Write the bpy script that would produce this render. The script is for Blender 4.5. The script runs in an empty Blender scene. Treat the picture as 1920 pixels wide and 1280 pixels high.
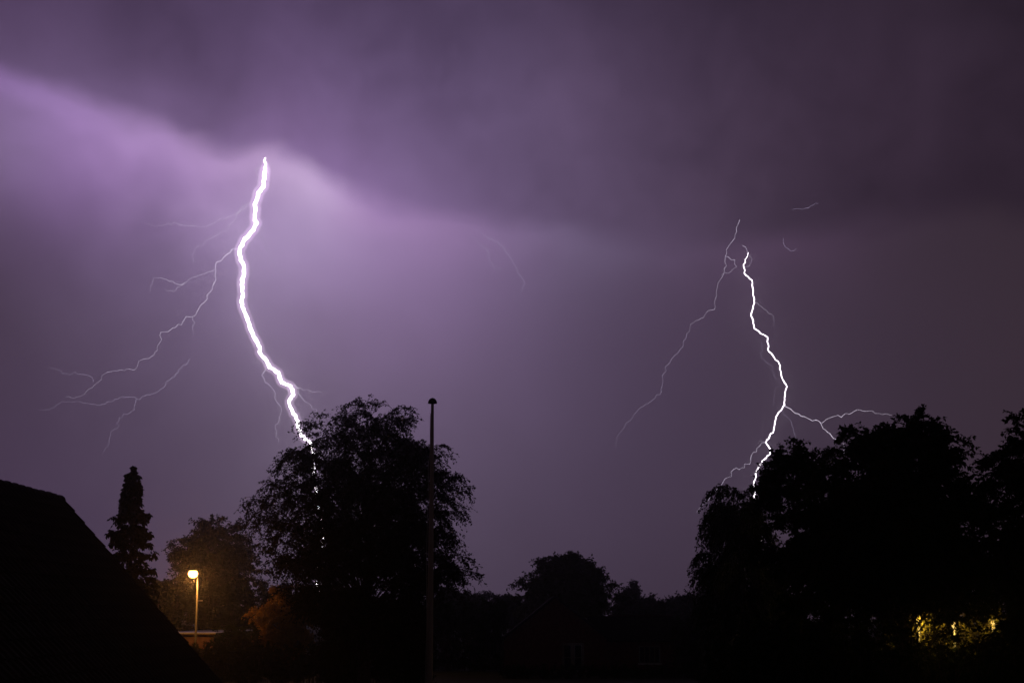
import bpy, math, random
import numpy as np
from mathutils import Vector

sc = bpy.context.scene
COL = sc.collection
R = math.radians

# ------------------------------------------------------------------ camera
CAM_H = 4.3
PITCH = R(10.83)
FPX = 2667.0
cam_d = bpy.data.cameras.new('camera')
cam_d.lens = 50.0
cam_d.sensor_width = 36.0
cam_d.clip_start = 0.5
cam_d.clip_end = 12000.0
cam = bpy.data.objects.new('camera', cam_d)
cam.location = (0, 0, CAM_H)
cam.rotation_euler = (math.pi / 2 + PITCH, 0, 0)
COL.objects.link(cam)
sc.camera = cam


def at(px, py, D):
    """world point at ground distance D that the photograph shows at px, py (1920 x 1280)"""
    x = (px - 960.0) / FPX
    u = (640.0 - py) / FPX
    y = math.cos(PITCH) - math.sin(PITCH) * u
    z = math.sin(PITCH) + math.cos(PITCH) * u
    k = D / y
    return Vector((x * k, D, CAM_H + z * k))


# ------------------------------------------------------------------ night storm sky
world = bpy.data.worlds.new('World')
sc.world = world
world.use_nodes = True
NT = world.node_tree
NT.nodes.clear()


def nd(t, **kw):
    n = NT.nodes.new(t)
    for k, v in kw.items():
        setattr(n, k, v)
    return n


def lk(a, b):
    NT.links.new(a, b)


def mth(op, a, b=None, c=None, clamp=False):
    n = nd('ShaderNodeMath', operation=op, use_clamp=clamp)
    for i, v in enumerate((a, b, c)):
        if v is None:
            continue
        if isinstance(v, (int, float)):
            n.inputs[i].default_value = v
        else:
            lk(v, n.inputs[i])
    return n.outputs[0]


def vmt(op, a, b=None, s=None):
    n = nd('ShaderNodeVectorMath', operation=op)
    for i, v in enumerate((a, b)):
        if v is None:
            continue
        if isinstance(v, tuple):
            n.inputs[i].default_value = v
        else:
            lk(v, n.inputs[i])
    if s is not None:
        if isinstance(s, (int, float)):
            n.inputs['Scale'].default_value = s
        else:
            lk(s, n.inputs['Scale'])
    return n.outputs['Value'] if op in ('DOT_PRODUCT', 'LENGTH') else n.outputs['Vector']


def noise(vec, scale, detail=4.0, rough=0.5, dist=0.0):
    n = nd('ShaderNodeTexNoise')
    lk(vec, n.inputs['Vector'])
    n.inputs['Scale'].default_value = scale
    n.inputs['Detail'].default_value = detail
    n.inputs['Roughness'].default_value = rough
    n.inputs['Distortion'].default_value = dist
    return n.outputs['Fac'], n.outputs['Color']


# cloud light: soft lit masses in the deck (upper) and in the rain below it (lower)
# (azimuth, elevation, half width, half height) in radians, then radiance per channel
#SKYFIT
UP = [(-0.1, 0.42, 0.3, 0.16), (-0.2, 0.36, 0.16, 0.1), (-0.06, 0.33, 0.16, 0.1), (-0.4, 0.4, 0.14, 0.1), (0.1, 0.3, 0.16, 0.12), (0.3, 0.3, 0.2, 0.2)]
LO = [(-0.1, 0.22, 0.13, 0.09), (-0.05, 0.15, 0.3, 0.22), (-0.12, 0.15, 0.16, 0.16), (0.2, 0.15, 0.3, 0.22), (-0.02, 0.05, 0.25, 0.12), (-0.4, 0.05, 0.25, 0.12), (-0.16, 0.26, 0.12, 0.06), (-0.38, 0.32, 0.12, 0.05), (-0.27, 0.3, 0.1, 0.05)]
GLOW = [(-0.38, 0, 0.14, 1), (-0.2, 0, 0.1, 1), (-0.09, 0, 0.09, 1), (0.02, 0, 0.09, 1), (0.17, 0, 0.08, 1), (-0.15, 0, 0.035, 1)]
GLOW_H = 0.03
GLOW_UP = [(-0.15, 0, 0.1, 1), (-0.3, 0, 0.12, 1), (0, 0, 0.12, 1)]
GLOW_UP_H = 0.05
UP_W = [(0.004, 0.004, 0.004), (0.0269, 0.0155, 0.0384), (0.0, 0.0, 0.0), (0.0769, 0.0531, 0.1127), (0.0227, 0.0111, 0.0317), (0.0279, 0.0173, 0.0277), (0.0213, 0.0114, 0.0229)]
GLOW_UP_W = [(0.255, 0.1434, 0.3507), (0.172, 0.1122, 0.2308), (0.1032, 0.0728, 0.1397)]
LO_W = [(0.0396, 0.0254, 0.0329), (0.0938, 0.0558, 0.1266), (0.0249, 0.0186, 0.051), (0.0495, 0.0422, 0.0499), (0.0, 0.0, 0.0), (0.0, 0.0, 0.0), (0.0145, 0.0074, 0.0282), (0.1403, 0.1046, 0.2057), (0.1057, 0.0889, 0.1325), (0.0793, 0.0243, 0.1332)]
GLOW_W = [(0.2362, 0.1193, 0.369), (0.3791, 0.2668, 0.386), (0.1193, 0.0425, 0.1387), (0.0719, 0.0653, 0.1052), (0.0465, 0.0224, 0.0533), (0.2152, 0.2001, 0.2331)]
EDGE_PTS = [(-0.4984, 0.378), (-0.4151, 0.357), (-0.3628, 0.3458), (-0.336, 0.3392), (-0.3089, 0.3336), (-0.2793, 0.3236), (-0.2533, 0.3186), (-0.238, 0.3075), (-0.2154, 0.301), (-0.1966, 0.3007), (-0.1779, 0.3046), (-0.1548, 0.2976), (-0.1316, 0.2883), (-0.093, 0.2776), (-0.0232, 0.2619), (0.0348, 0.2544), (0.1306, 0.2499), (0.2058, 0.2494), (0.2791, 0.2541), (0.3834, 0.2525)]

tc = nd('ShaderNodeTexCoord')
direction = tc.outputs['Generated']
sx = nd('ShaderNodeSeparateXYZ')
lk(direction, sx.inputs[0])
az = mth('ARCTAN2', sx.outputs['X'], sx.outputs['Y'])
el = mth('ARCSINE', sx.outputs['Z'])
n1, n1c = noise(direction, 5.0, 5.0, 0.5, 0.3)      # big billows
n2, n2c = noise(direction, 12.0, 4.0, 0.5, 0.5)      # ragged fringe
n3, n3c = noise(direction, 2.2, 3.0, 0.5)
n4, n4c = noise(direction, 42.0, 5.0, 0.55, 0.4)
cxy = nd('ShaderNodeCombineXYZ')
lk(az, cxy.inputs[0])
lk(el, cxy.inputs[1])
w1 = vmt('SCALE', vmt('SUBTRACT', n1c, (.5, .5, .5)), s=0.09)
w2 = vmt('SCALE', vmt('SUBTRACT', n2c, (.5, .5, .5)), s=0.05)
warped = vmt('MULTIPLY', vmt('ADD', vmt('ADD', cxy.outputs[0], w1), w2), (1, 1, 0))


def blobs(centres, weights, level=False):
    base = weights[0]
    tot = None
    for (a, e, s, t), w in zip(centres, weights[1:]):
        if max(w) < .001:
            continue
        d = vmt('MULTIPLY', vmt('SUBTRACT', warped, (a, e, 0)), (1 / s, 0.0 if level else 1 / t, 0))
        g = mth('POWER', math.e, mth('MULTIPLY', vmt('DOT_PRODUCT', d, d), -1.0))
        n = nd('ShaderNodeVectorMath', operation='MULTIPLY_ADD')
        cg = nd('ShaderNodeCombineXYZ')
        for i in range(3):
            lk(g, cg.inputs[i])
        lk(cg.outputs[0], n.inputs[0])
        n.inputs[1].default_value = w
        if tot is None:
            n.inputs[2].default_value = base
        else:
            lk(tot, n.inputs[2])
        tot = n.outputs['Vector']
    return tot


upper = blobs(UP, UP_W)
lower = blobs(LO, LO_W)
# the ragged underside of the storm cloud
A0, A1 = -0.5, 0.4
fc = nd('ShaderNodeFloatCurve')
cv = fc.mapping.curves[0]
pts = [((a - A0) / (A1 - A0), e) for a, e in EDGE_PTS]
cv.points[0].location = pts[0]
cv.points[1].location = pts[-1]
for p in pts[1:-1]:
    cv.points.new(*p)
fc.mapping.use_clip = True
fc.mapping.update()
mr = nd('ShaderNodeMapRange')
lk(az, mr.inputs['Value'])
mr.inputs['From Min'].default_value = A0
mr.inputs['From Max'].default_value = A1
lk(mr.outputs[0], fc.inputs['Value'])
sd = mth('SUBTRACT', el, fc.outputs[0])
sd = mth('ADD', sd, mth('MULTIPLY', mth('SUBTRACT', n1, 0.5), 0.034))
sd = mth('ADD', sd, mth('MULTIPLY', mth('SUBTRACT', n2, 0.5), 0.052))
sd = mth('ADD', sd, mth('MULTIPLY', mth('SUBTRACT', n4, 0.5), 0.007))
# rain lit from the channel: brightest just under the cloud base, fading downwards
below = mth('POWER', math.e, mth('MULTIPLY', mth('MAXIMUM', mth('MULTIPLY', sd, -1.0), 0.0), -1.0 / GLOW_H))
mask_n = nd('ShaderNodeMapRange', interpolation_type='SMOOTHSTEP')
lk(sd, mask_n.inputs['Value'])
mask_n.inputs['From Min'].default_value = -0.010
mask_n.inputs['From Max'].default_value = 0.019
mask = mask_n.outputs[0]
# cloud relief: soft dark and light rolls in the deck, faint streaks in the rain
relief = mth('ADD', mth('MULTIPLY', n1, 0.85), mth('ADD', mth('ADD', mth('MULTIPLY', n2, 1.25), mth('MULTIPLY', n4, 0.36)), -0.23))
relief_low = mth('ADD', mth('MULTIPLY', n1, 0.22), mth('ADD', mth('ADD', mth('MULTIPLY', n3, 0.14), mth('MULTIPLY', n2, 0.18)), 0.73))
above = mth('POWER', math.e, mth('MULTIPLY', mth('MAXIMUM', sd, 0.0), -1.0 / GLOW_UP_H))
upper = vmt('ADD', upper, vmt('SCALE', blobs(GLOW_UP, [(0, 0, 0)] + GLOW_UP_W, True), s=above))
lower = vmt('ADD', lower, vmt('SCALE', blobs(GLOW, [(0, 0, 0)] + GLOW_W, True), s=below))
upper = vmt('SCALE', upper, s=relief)
lower = vmt('SCALE', lower, s=relief_low)
mix = nd('ShaderNodeMix', data_type='VECTOR')
lk(mask, mix.inputs['Factor'])
lk(lower, mix.inputs[4])
lk(upper, mix.inputs[5])
# a trace of twilight behind the storm cloud
tex = nd('ShaderNodeTexSky', sky_type='NISHITA')
tex.sun_disc = False
tex.sun_elevation = R(-6)
tex.sun_rotation = R(300)
sky_sum = nd('ShaderNodeVectorMath', operation='MULTIPLY_ADD')
lk(tex.outputs[0], sky_sum.inputs[0])
sky_sum.inputs[1].default_value = (.0015, .0015, .0015)
lk(mix.outputs[1], sky_sum.inputs[2])
bg = nd('ShaderNodeBackground')
lk(sky_sum.outputs['Vector'], bg.inputs['Color'])
bg.inputs['Strength'].default_value = 0.97
wo = nd('ShaderNodeOutputWorld')
lk(bg.outputs[0], wo.inputs['Surface'])
world.cycles.sampling_method = 'MANUAL'
world.cycles.sample_map_resolution = 512

vs = sc.view_settings
sc.display_settings.display_device = 'sRGB'
vs.view_transform = 'Standard'
vs.look = 'None'
vs.exposure = 0.0
vs.gamma = 1.0
vs.use_curve_mapping = False
cy = sc.cycles
cy.max_bounces = 5
cy.diffuse_bounces = 2
cy.glossy_bounces = 2
cy.transmission_bounces = 3
cy.volume_bounces = 1
cy.caustics_reflective = False
cy.caustics_refractive = False
cy.sample_clamp_indirect = 4.0
cy.use_denoising = True


# ------------------------------------------------------------------ helpers
def material(name, col, rough=.85, noise_scale=0, amp=.25, metal=0.0, coords='Object', bump=0.0, spec=.3):
    m = bpy.data.materials.new(name)
    m.use_nodes = True
    t = m.node_tree
    b = t.nodes['Principled BSDF']
    b.inputs['Base Color'].default_value = (*col, 1)
    b.inputs['Roughness'].default_value = rough
    b.inputs['Metallic'].default_value = metal
    b.inputs['Specular IOR Level'].default_value = spec
    if noise_scale:
        c = t.nodes.new('ShaderNodeTexCoord')
        n = t.nodes.new('ShaderNodeTexNoise')
        n.inputs['Scale'].default_value = noise_scale
        n.inputs['Detail'].default_value = 6
        t.links.new(c.outputs[coords], n.inputs['Vector'])
        r = t.nodes.new('ShaderNodeValToRGB')
        r.color_ramp.elements[0].position = .3
        r.color_ramp.elements[1].position = .7
        r.color_ramp.elements[0].color = (*[v * (1 - amp) for v in col], 1)
        r.color_ramp.elements[1].color = (*[min(1, v * (1 + amp)) for v in col], 1)
        t.links.new(n.outputs['Fac'], r.inputs[0])
        t.links.new(r.outputs[0], b.inputs['Base Color'])
        if bump:
            bp = t.nodes.new('ShaderNodeBump')
            bp.inputs['Strength'].default_value = bump
            bp.inputs['Distance'].default_value = .02
            t.links.new(n.outputs['Fac'], bp.inputs['Height'])
            t.links.new(bp.outputs[0], b.inputs['Normal'])
    return m


def leaf_material(name, col, amp=.35, trans=.3, scale=1.2):
    m = bpy.data.materials.new(name)
    m.use_nodes = True
    t = m.node_tree
    t.nodes.clear()
    c = t.nodes.new('ShaderNodeTexCoord')
    n = t.nodes.new('ShaderNodeTexNoise')
    n.inputs['Scale'].default_value = scale
    n.inputs['Detail'].default_value = 3
    t.links.new(c.outputs['Object'], n.inputs['Vector'])
    r = t.nodes.new('ShaderNodeValToRGB')
    r.color_ramp.elements[0].position = .3
    r.color_ramp.elements[1].position = .7
    r.color_ramp.elements[0].color = (*[v * (1 - amp) for v in col], 1)
    r.color_ramp.elements[1].color = (*[v * (1 + amp) for v in col], 1)
    t.links.new(n.outputs['Fac'], r.inputs[0])
    d = t.nodes.new('ShaderNodeBsdfDiffuse')
    tr = t.nodes.new('ShaderNodeBsdfTranslucent')
    mx = t.nodes.new('ShaderNodeMixShader')
    mx.inputs[0].default_value = trans
    o = t.nodes.new('ShaderNodeOutputMaterial')
    t.links.new(r.outputs[0], d.inputs[0])
    t.links.new(r.outputs[0], tr.inputs[0])
    t.links.new(d.outputs[0], mx.inputs[1])
    t.links.new(tr.outputs[0], mx.inputs[2])
    t.links.new(mx.outputs[0], o.inputs[0])
    return m


def emitter(name, col, strength, sample=True):
    m = bpy.data.materials.new(name)
    m.use_nodes = True
    t = m.node_tree
    t.nodes.clear()
    e = t.nodes.new('ShaderNodeEmission')
    e.inputs[0].default_value = (*col, 1)
    e.inputs[1].default_value = strength
    o = t.nodes.new('ShaderNodeOutputMaterial')
    t.links.new(e.outputs[0], o.inputs[0])
    m.cycles.emission_sampling = 'AUTO' if sample else 'NONE'
    return m


M = dict(
    lawn=material('lawn', (.03, .045, .02), .95, .4, .4, coords='Object', bump=.3),
    asphalt=material('asphalt', (.05, .05, .052), .8, 1.5, .2),
    paving=material('paving', (.16, .15, .14), .85, 2.0, .2),
    tile=material('roof_tile', (.05, .028, .022), .8, 3.0, .35, bump=.2),
    brick=material('brick', (.12, .05, .035), .9, 4.0, .3, bump=.2),
    brick_dark=material('dark_brick', (.10, .05, .04), .9, 4.0, .3),
    roofing=material('roof_covering', (.02, .016, .015), .95, 2.0, .3, spec=.1),
    felt=material('wet_roof_membrane', (.5, .49, .5), .4, 1.2, .25, spec=.6),
    white=material('white_paint', (.72, .70, .66), .55, 3.0, .08),
    wood=material('painted_wood', (.12, .085, .055), .6, 5.0, .2),
    glass=material('window_glass', (.015, .016, .02), .06, spec=.6),
    pole=material('flagpole_paint', (.40, .33, .27), .45, 6.0, .06),
    knob=material('flagpole_knob', (.05, .04, .025), .5, 8.0, .2),
    rope=material('rope', (.45, .42, .36), .9),
    steel=material('galvanised_steel', (.065, .06, .055), .6, 8.0, .12),
    grey=material('grey_enamel', (.22, .23, .23), .5),
    bark=material('bark', (.07, .055, .045), .95, 5.0, .3),
    birch_bark=material('birch_bark', (.35, .33, .30), .9, 4.0, .5),
    beech=leaf_material('beech_leaves', (.045, .045, .028)),
    broad=leaf_material('broad_leaves', (.045, .06, .022)),
    birch=leaf_material('birch_leaves', (.05, .065, .025)),
    needle=leaf_material('spruce_needles', (.022, .035, .02), trans=.1),
    hedge=leaf_material('hedge_leaves', (.03, .045, .018)),
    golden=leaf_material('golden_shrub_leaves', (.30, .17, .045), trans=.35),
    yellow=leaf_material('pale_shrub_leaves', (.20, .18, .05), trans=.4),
    wood_far=leaf_material('far_leaves', (.03, .04, .022), scale=.4),
    fork=emitter('lightning_fork', (.92, .82, 1.0), 1.2, False),
    bolt=emitter('lightning_channel', (1.0, .93, 1.0), 7.0),
    bolt2=emitter('lightning_channel_far', (1.0, .92, 1.0), 5.0),
    branch=emitter('lightning_branch', (.88, .78, 1.0), .82, False),
    branch_dim=emitter('lightning_branch_dim', (.80, .68, .98), .48, False),
    streak=emitter('lightning_streak', (.78, .66, 1.0), .5, False),
    lamp=emitter('sodium_lamp', (1.0, .46, .13), 9.0, False),
    lantern=emitter('lantern_glass', (1.0, .62, .16), 1.1, False),
)


# emitting volume added around the big channels to imitate their violet halo
def added_halo_material(name, col, per_metre):
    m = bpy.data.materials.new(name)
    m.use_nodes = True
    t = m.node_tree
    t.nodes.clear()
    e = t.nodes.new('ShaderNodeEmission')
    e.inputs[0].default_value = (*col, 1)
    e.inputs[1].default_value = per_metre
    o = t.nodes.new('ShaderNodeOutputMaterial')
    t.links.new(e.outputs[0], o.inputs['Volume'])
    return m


M['added_halo'] = added_halo_material('added_halo', (.95, .68, 1.0), .05)


class MB:
    """collects primitive shapes into one mesh"""

    def __init__(self):
        self.v, self.f = [], []

    def add(self, vs, fs):
        o = len(self.v)
        self.v.extend(tuple(p) for p in vs)
        self.f.extend(tuple(i + o for i in f) for f in fs)
        return self

    def box(self, x0, x1, y0, y1, z0, z1):
        v = [(x, y, z) for z in (z0, z1) for y in (y0, y1) for x in (x0, x1)]
        return self.add(v, [(0, 2, 3, 1), (4, 5, 7, 6), (0, 1, 5, 4), (1, 3, 7, 5), (3, 2, 6, 7), (2, 0, 4, 6)])

    def prism(self, poly, axis, a, b):
        """poly of 2-D points extruded along axis x or y"""
        n = len(poly)
        if axis == 'y':
            v = [(p[0], a, p[1]) for p in poly] + [(p[0], b, p[1]) for p in poly]
        elif axis == 'x':
            v = [(a, p[0], p[1]) for p in poly] + [(b, p[0], p[1]) for p in poly]
        else:
            v = [(p[0], p[1], a) for p in poly] + [(p[0], p[1], b) for p in poly]
        f = [tuple(range(n)), tuple(range(2 * n - 1, n - 1, -1))]
        f += [(i, i + n, (i + 1) % n + n, (i + 1) % n) for i in range(n)]
        return self.add(v, f)

    def tube(self, pts, radii, sides=6, caps=True):
        pts = [Vector(p) for p in pts]
        if isinstance(radii, (int, float)):
            radii = [radii] * len(pts)
        vs, fs = [], []
        ref = None
        for i, p in enumerate(pts):
            d = (pts[min(i + 1, len(pts) - 1)] - pts[max(i - 1, 0)])
            d = d.normalized() if d.length > 1e-9 else Vector((0, 0, 1))
            if ref is None:
                ref = d.orthogonal().normalized()
            ref = (ref - d * ref.dot(d))
            ref = ref.normalized() if ref.length > 1e-6 else d.orthogonal().normalized()
            q = d.cross(ref)
            for k in range(sides):
                a = 2 * math.pi * k / sides
                vs.append(p + (ref * math.cos(a) + q * math.sin(a)) * radii[i])
        for i in range(len(pts) - 1):
            for k in range(sides):
                k2 = (k + 1) % sides
                fs.append((i * sides + k, i * sides + k2, (i + 1) * sides + k2, (i + 1) * sides + k))
        if caps:
            fs.append(tuple(range(sides - 1, -1, -1)))
            fs.append(tuple((len(pts) - 1) * sides + k for k in range(sides)))
        return self.add(vs, fs)

    def lathe(self, prof, n=20, centre=(0, 0, 0)):
        vs, fs = [], []
        for r, z in prof:
            for k in range(n):
                a = 2 * math.pi * k / n
                vs.append((centre[0] + r * math.cos(a), centre[1] + r * math.sin(a), centre[2] + z))
        for i in range(len(prof) - 1):
            for k in range(n):
                k2 = (k + 1) % n
                fs.append((i * n + k, i * n + k2, (i + 1) * n + k2, (i + 1) * n + k))
        fs.append(tuple(range(n - 1, -1, -1)))
        fs.append(tuple((len(prof) - 1) * n + k for k in range(n)))
        return self.add(vs, fs)

    def build(self, name, mat, parent=None, smooth=False, loc=None):
        me = bpy.data.meshes.new(name)
        me.from_pydata(self.v, [], self.f)
        me.materials.append(mat)
        if smooth:
            for p in me.polygons:
                p.use_smooth = True
        return link(name, me, parent, loc)


def link(name, me, parent=None, loc=None):
    o = bpy.data.objects.new(name, me)
    COL.objects.link(o)
    if parent is not None:
        o.parent = parent
    if loc is not None:
        o.location = loc
    return o


def quads(name, V, mat, parent=None, nper=4):
    """mesh of loose n-gons from an (N, nper, 3) array"""
    N = V.shape[0]
    me = bpy.data.meshes.new(name)
    me.vertices.add(N * nper)
    me.vertices.foreach_set('co', V.reshape(-1).astype(np.float32))
    me.loops.add(N * nper)
    me.loops.foreach_set('vertex_index', np.arange(N * nper, dtype=np.int32))
    me.polygons.add(N)
    me.polygons.foreach_set('loop_start', np.arange(0, N * nper, nper, dtype=np.int32))
    me.materials.append(mat)
    me.update(calc_edges=True)
    return link(name, me, parent)


def mesh_arrays(name, V, F, mat, parent=None):
    me = bpy.data.meshes.new(name)
    me.vertices.add(len(V))
    me.vertices.foreach_set('co', V.reshape(-1).astype(np.float32))
    k = F.shape[1]
    me.loops.add(F.size)
    me.loops.foreach_set('vertex_index', F.reshape(-1).astype(np.int32))
    me.polygons.add(len(F))
    me.polygons.foreach_set('loop_start', np.arange(0, F.size, k, dtype=np.int32))
    me.materials.append(mat)
    me.update(calc_edges=True)
    return link(name, me, parent)


def thing(name, label, cat, loc=(0, 0, 0), group=None, rz=0.0):
    o = bpy.data.objects.new(name, None)
    o.location = loc
    o.rotation_euler = (0, 0, rz)
    COL.objects.link(o)
    o['label'] = label
    o['category'] = cat
    if group:
        o['group'] = group
    return o


def structure(o, kind='structure'):
    o['kind'] = kind
    return o


# ------------------------------------------------------------------ ground
rngg = np.random.default_rng(3)
g = MB()
gx = [-1080, -500, -250, -120, -80, -50, -30, -15, 0, 15, 30, 50, 80, 120, 250, 500, 1080]
gy = [-240, -60, -20, 0, 20, 40, 60, 80, 100, 130, 170, 230, 320, 480, 750, 1230]
vs_ = []
for y in gy:
    for x in gx:
        h = 0.0 if abs(x) < 60 and y < 170 else float(rngg.uniform(-.15, .15))
        vs_.append((x, y, h))
nx = len(gx)
fs_ = [(j * nx + i, j * nx + i + 1, (j + 1) * nx + i + 1, (j + 1) * nx + i) for j in range(len(gy) - 1) for i in range(nx - 1)]
g.add(vs_, fs_)
structure(g.build('ground', M['lawn']))
structure(MB().box(-75, -19.4, 114.5, 120, -.2, .012).build('road', M['asphalt']))
structure(MB().box(-75, -19.4, 112.6, 114.4, -.2, .12).build('pavement', M['paving']))


# ------------------------------------------------------------------ trees
def nrm(a):
    return a / np.maximum(np.linalg.norm(a, axis=-1, keepdims=True), 1e-9)


UPV = np.array([0., 0., 1.])


def leaves_on(rng, P, T, size, droop, spread=.8, flat=.6):
    """diamond leaves at points P whose twig runs along T"""
    n = len(P)
    nr = nrm(UPV * flat + rng.normal(0, .45, (n, 3)))
    side = nrm(np.cross(T, nr)) * rng.choice([-1., 1.], n)[:, None]
    d = nrm(T * rng.uniform(.25, .8, n)[:, None] + side * spread + rng.normal(0, .22, (n, 3)) - UPV * droop)
    w = nrm(np.cross(d, nr))
    L = (size * rng.uniform(.65, 1.25, n))[:, None]
    W = L * rng.uniform(.24, .34, n)[:, None]
    lift = nrm(np.cross(w, d)) * L * .06
    return np.stack([P, P + d * L * .45 + w * W + lift, P + d * L - UPV * L * .06, P + d * L * .5 - w * W + lift], 1)


def bez(B, t):
    """B (N,3,3) quadratic curves, t (N,K) -> points and tangents"""
    t = t[..., None]
    a, b, c = B[:, None, 0], B[:, None, 1], B[:, None, 2]
    p = (1 - t) ** 2 * a + 2 * t * (1 - t) * b + t * t * c
    d = 2 * (1 - t) * (b - a) + 2 * t * (c - b)
    return p, nrm(d)


def tubes3(P, r0, r1):
    """three-sided tapering tubes along polylines P (N,K,3)"""
    N, K = P.shape[:2]
    T = np.gradient(P, axis=1)
    T = nrm(T)
    ref = np.where(np.abs(T[..., 2:3]) < .9, UPV, np.array([1., 0, 0]))
    s = nrm(np.cross(T, ref))
    u = np.cross(s, T)
    lerp = np.linspace(0, 1, K)[None, :, None]
    r0 = np.asarray(r0, float).reshape(-1, 1, 1)
    r1 = np.asarray(r1, float).reshape(-1, 1, 1)
    rad = r0 * (1 - lerp) + r1 * lerp
    rings = [P + rad * (s * math.cos(a) + u * math.sin(a)) for a in (0, 2.0944, 4.18879)]
    V = np.stack(rings, 2).reshape(-1, 3)
    idx = np.arange(N * K * 3).reshape(N, K, 3)
    a, b = idx[:, :-1, :], idx[:, 1:, :]
    F = np.stack([a, np.roll(a, -1, 2), np.roll(b, -1, 2), b], -1).reshape(-1, 4)
    return V, F


def sprays(rng, B, ntw, twL, droop, nleaf, leaf, t0=.2, spread=.8, leaf_droop=.15, up=.15, side_amt=.75):
    """leafy twigs along the curves B; returns leaf quads and twig tubes"""
    N = len(B)
    t = t0 + (1.02 - t0) * rng.random((N, ntw)) ** .8
    t[:, 0] = 1.0
    p, tan = bez(B, t)
    p, tan = p.reshape(-1, 3), tan.reshape(-1, 3)
    tt = t.reshape(-1)
    n = len(p)
    side = nrm(np.cross(tan, UPV) + 1e-6)
    d = nrm(tan * rng.uniform(.35, 1.0, (n, 1)) + side * rng.normal(0, side_amt, (n, 1)) + UPV * rng.normal(up, .35, (n, 1)))
    L = (twL * rng.uniform(.45, 1.25, n) * (1.25 - .55 * tt))[:, None]

    def tw(s):
        s = s[..., None]
        return (p[:, None] + d[:, None] * L[:, None] * s - UPV * droop * L[:, None] * s * s,
                nrm(d[:, None] - UPV * 2 * droop * s))
    P4, _ = tw(np.tile(np.linspace(0, 1, 4), (n, 1)))
    s = rng.uniform(.1, 1.05, (n, nleaf))
    lp, lt = tw(s)
    LV = leaves_on(rng, lp.reshape(-1, 3), lt.reshape(-1, 3), leaf, leaf_droop, spread)
    return LV, P4


def boughs(rng, ax, ay, prof, n, depth=1.0, z_low=.6, rise=.45, lean=.0, f_lo=.45, tips=(), f_hi=1.04):
    """main limbs from the trunk axis to the inside of a crown outline
    prof: rows (z, left radius, right radius), top first"""
    prof = sorted(prof)
    zs = np.array([q[0] for q in prof])
    rl = np.array([q[1] for q in prof])
    rr = np.array([q[2] for q in prof])
    w = np.maximum((rl + rr), .05)
    zz = np.linspace(zs[0], zs[-1], 200)
    ww = np.interp(zz, zs, w) ** 1.6
    cdf = np.cumsum(ww) / ww.sum()
    z = np.interp(rng.random(n), cdf, zz)
    th = rng.uniform(0, 2 * np.pi, n)
    c, s = np.cos(th), np.sin(th)
    L, Rr = np.interp(z, zs, rl), np.interp(z, zs, rr)
    k = (c + 1) / 2
    rad = L * (1 - k) + Rr * k
    f = f_lo + (1 - f_lo) * rng.random(n) ** .6
    f = f * rng.uniform(.9, f_hi, n)
    E = np.stack([ax + c * rad * f, ay + s * (L + Rr) / 2 * depth * f, z], 1)
    if len(tips):
        E = np.concatenate([E, np.array(tips)], 0)
    m = len(E)
    hr = np.hypot(E[:, 0] - ax, E[:, 1] - ay)
    z0 = np.maximum(E[:, 2] - hr * rng.uniform(.35, .95, m) - rng.uniform(.2, 1.2, m), z_low * rng.uniform(.8, 1.6, m))
    z0 = np.minimum(z0, zs[-1] * .93)
    S = np.stack([ax + rng.normal(0, .05, m), ay + rng.normal(0, .05, m), z0], 1)
    mid = S * .45 + E * .55
    mid[:, 2] = z0 * .35 + E[:, 2] * .65 + hr * rise * rng.uniform(.2, .7, m)
    return np.stack([S, mid, E], 1)


def side_boughs(rng, B, k, ln, droop):
    """k shorter branches from each main limb"""
    N = len(B)
    t = rng.uniform(.25, 1.0, (N, k))
    p, tan = bez(B, t)
    p, tan = p.reshape(-1, 3), tan.reshape(-1, 3)
    n = len(p)
    d = nrm(tan * .7 + rng.normal(0, .55, (n, 3)) * np.array([1, 1, .6]))
    L = (ln * rng.uniform(.45, 1.15, n))[:, None]
    return np.stack([p, p + d * L * .5 + UPV * L * .08, p + d * L - UPV * droop * L], 1)


def trunk_mb(ax, ay, top, r, rng, lean=0.0, flare=1.35):
    k = 9
    pts, rad = [], []
    for i in range(k):
        t = i / (k - 1)
        wob = .06 * r * 8 * math.sin(3 * t + ax) * t
        pts.append((ax + wob + lean * t, ay + wob * .6, -.15 + top * t))
        rad.append(r * ((flare if i == 0 else 1.0) * (1 - .86 * t)))
    return MB().tube(pts, rad, 9)


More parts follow.
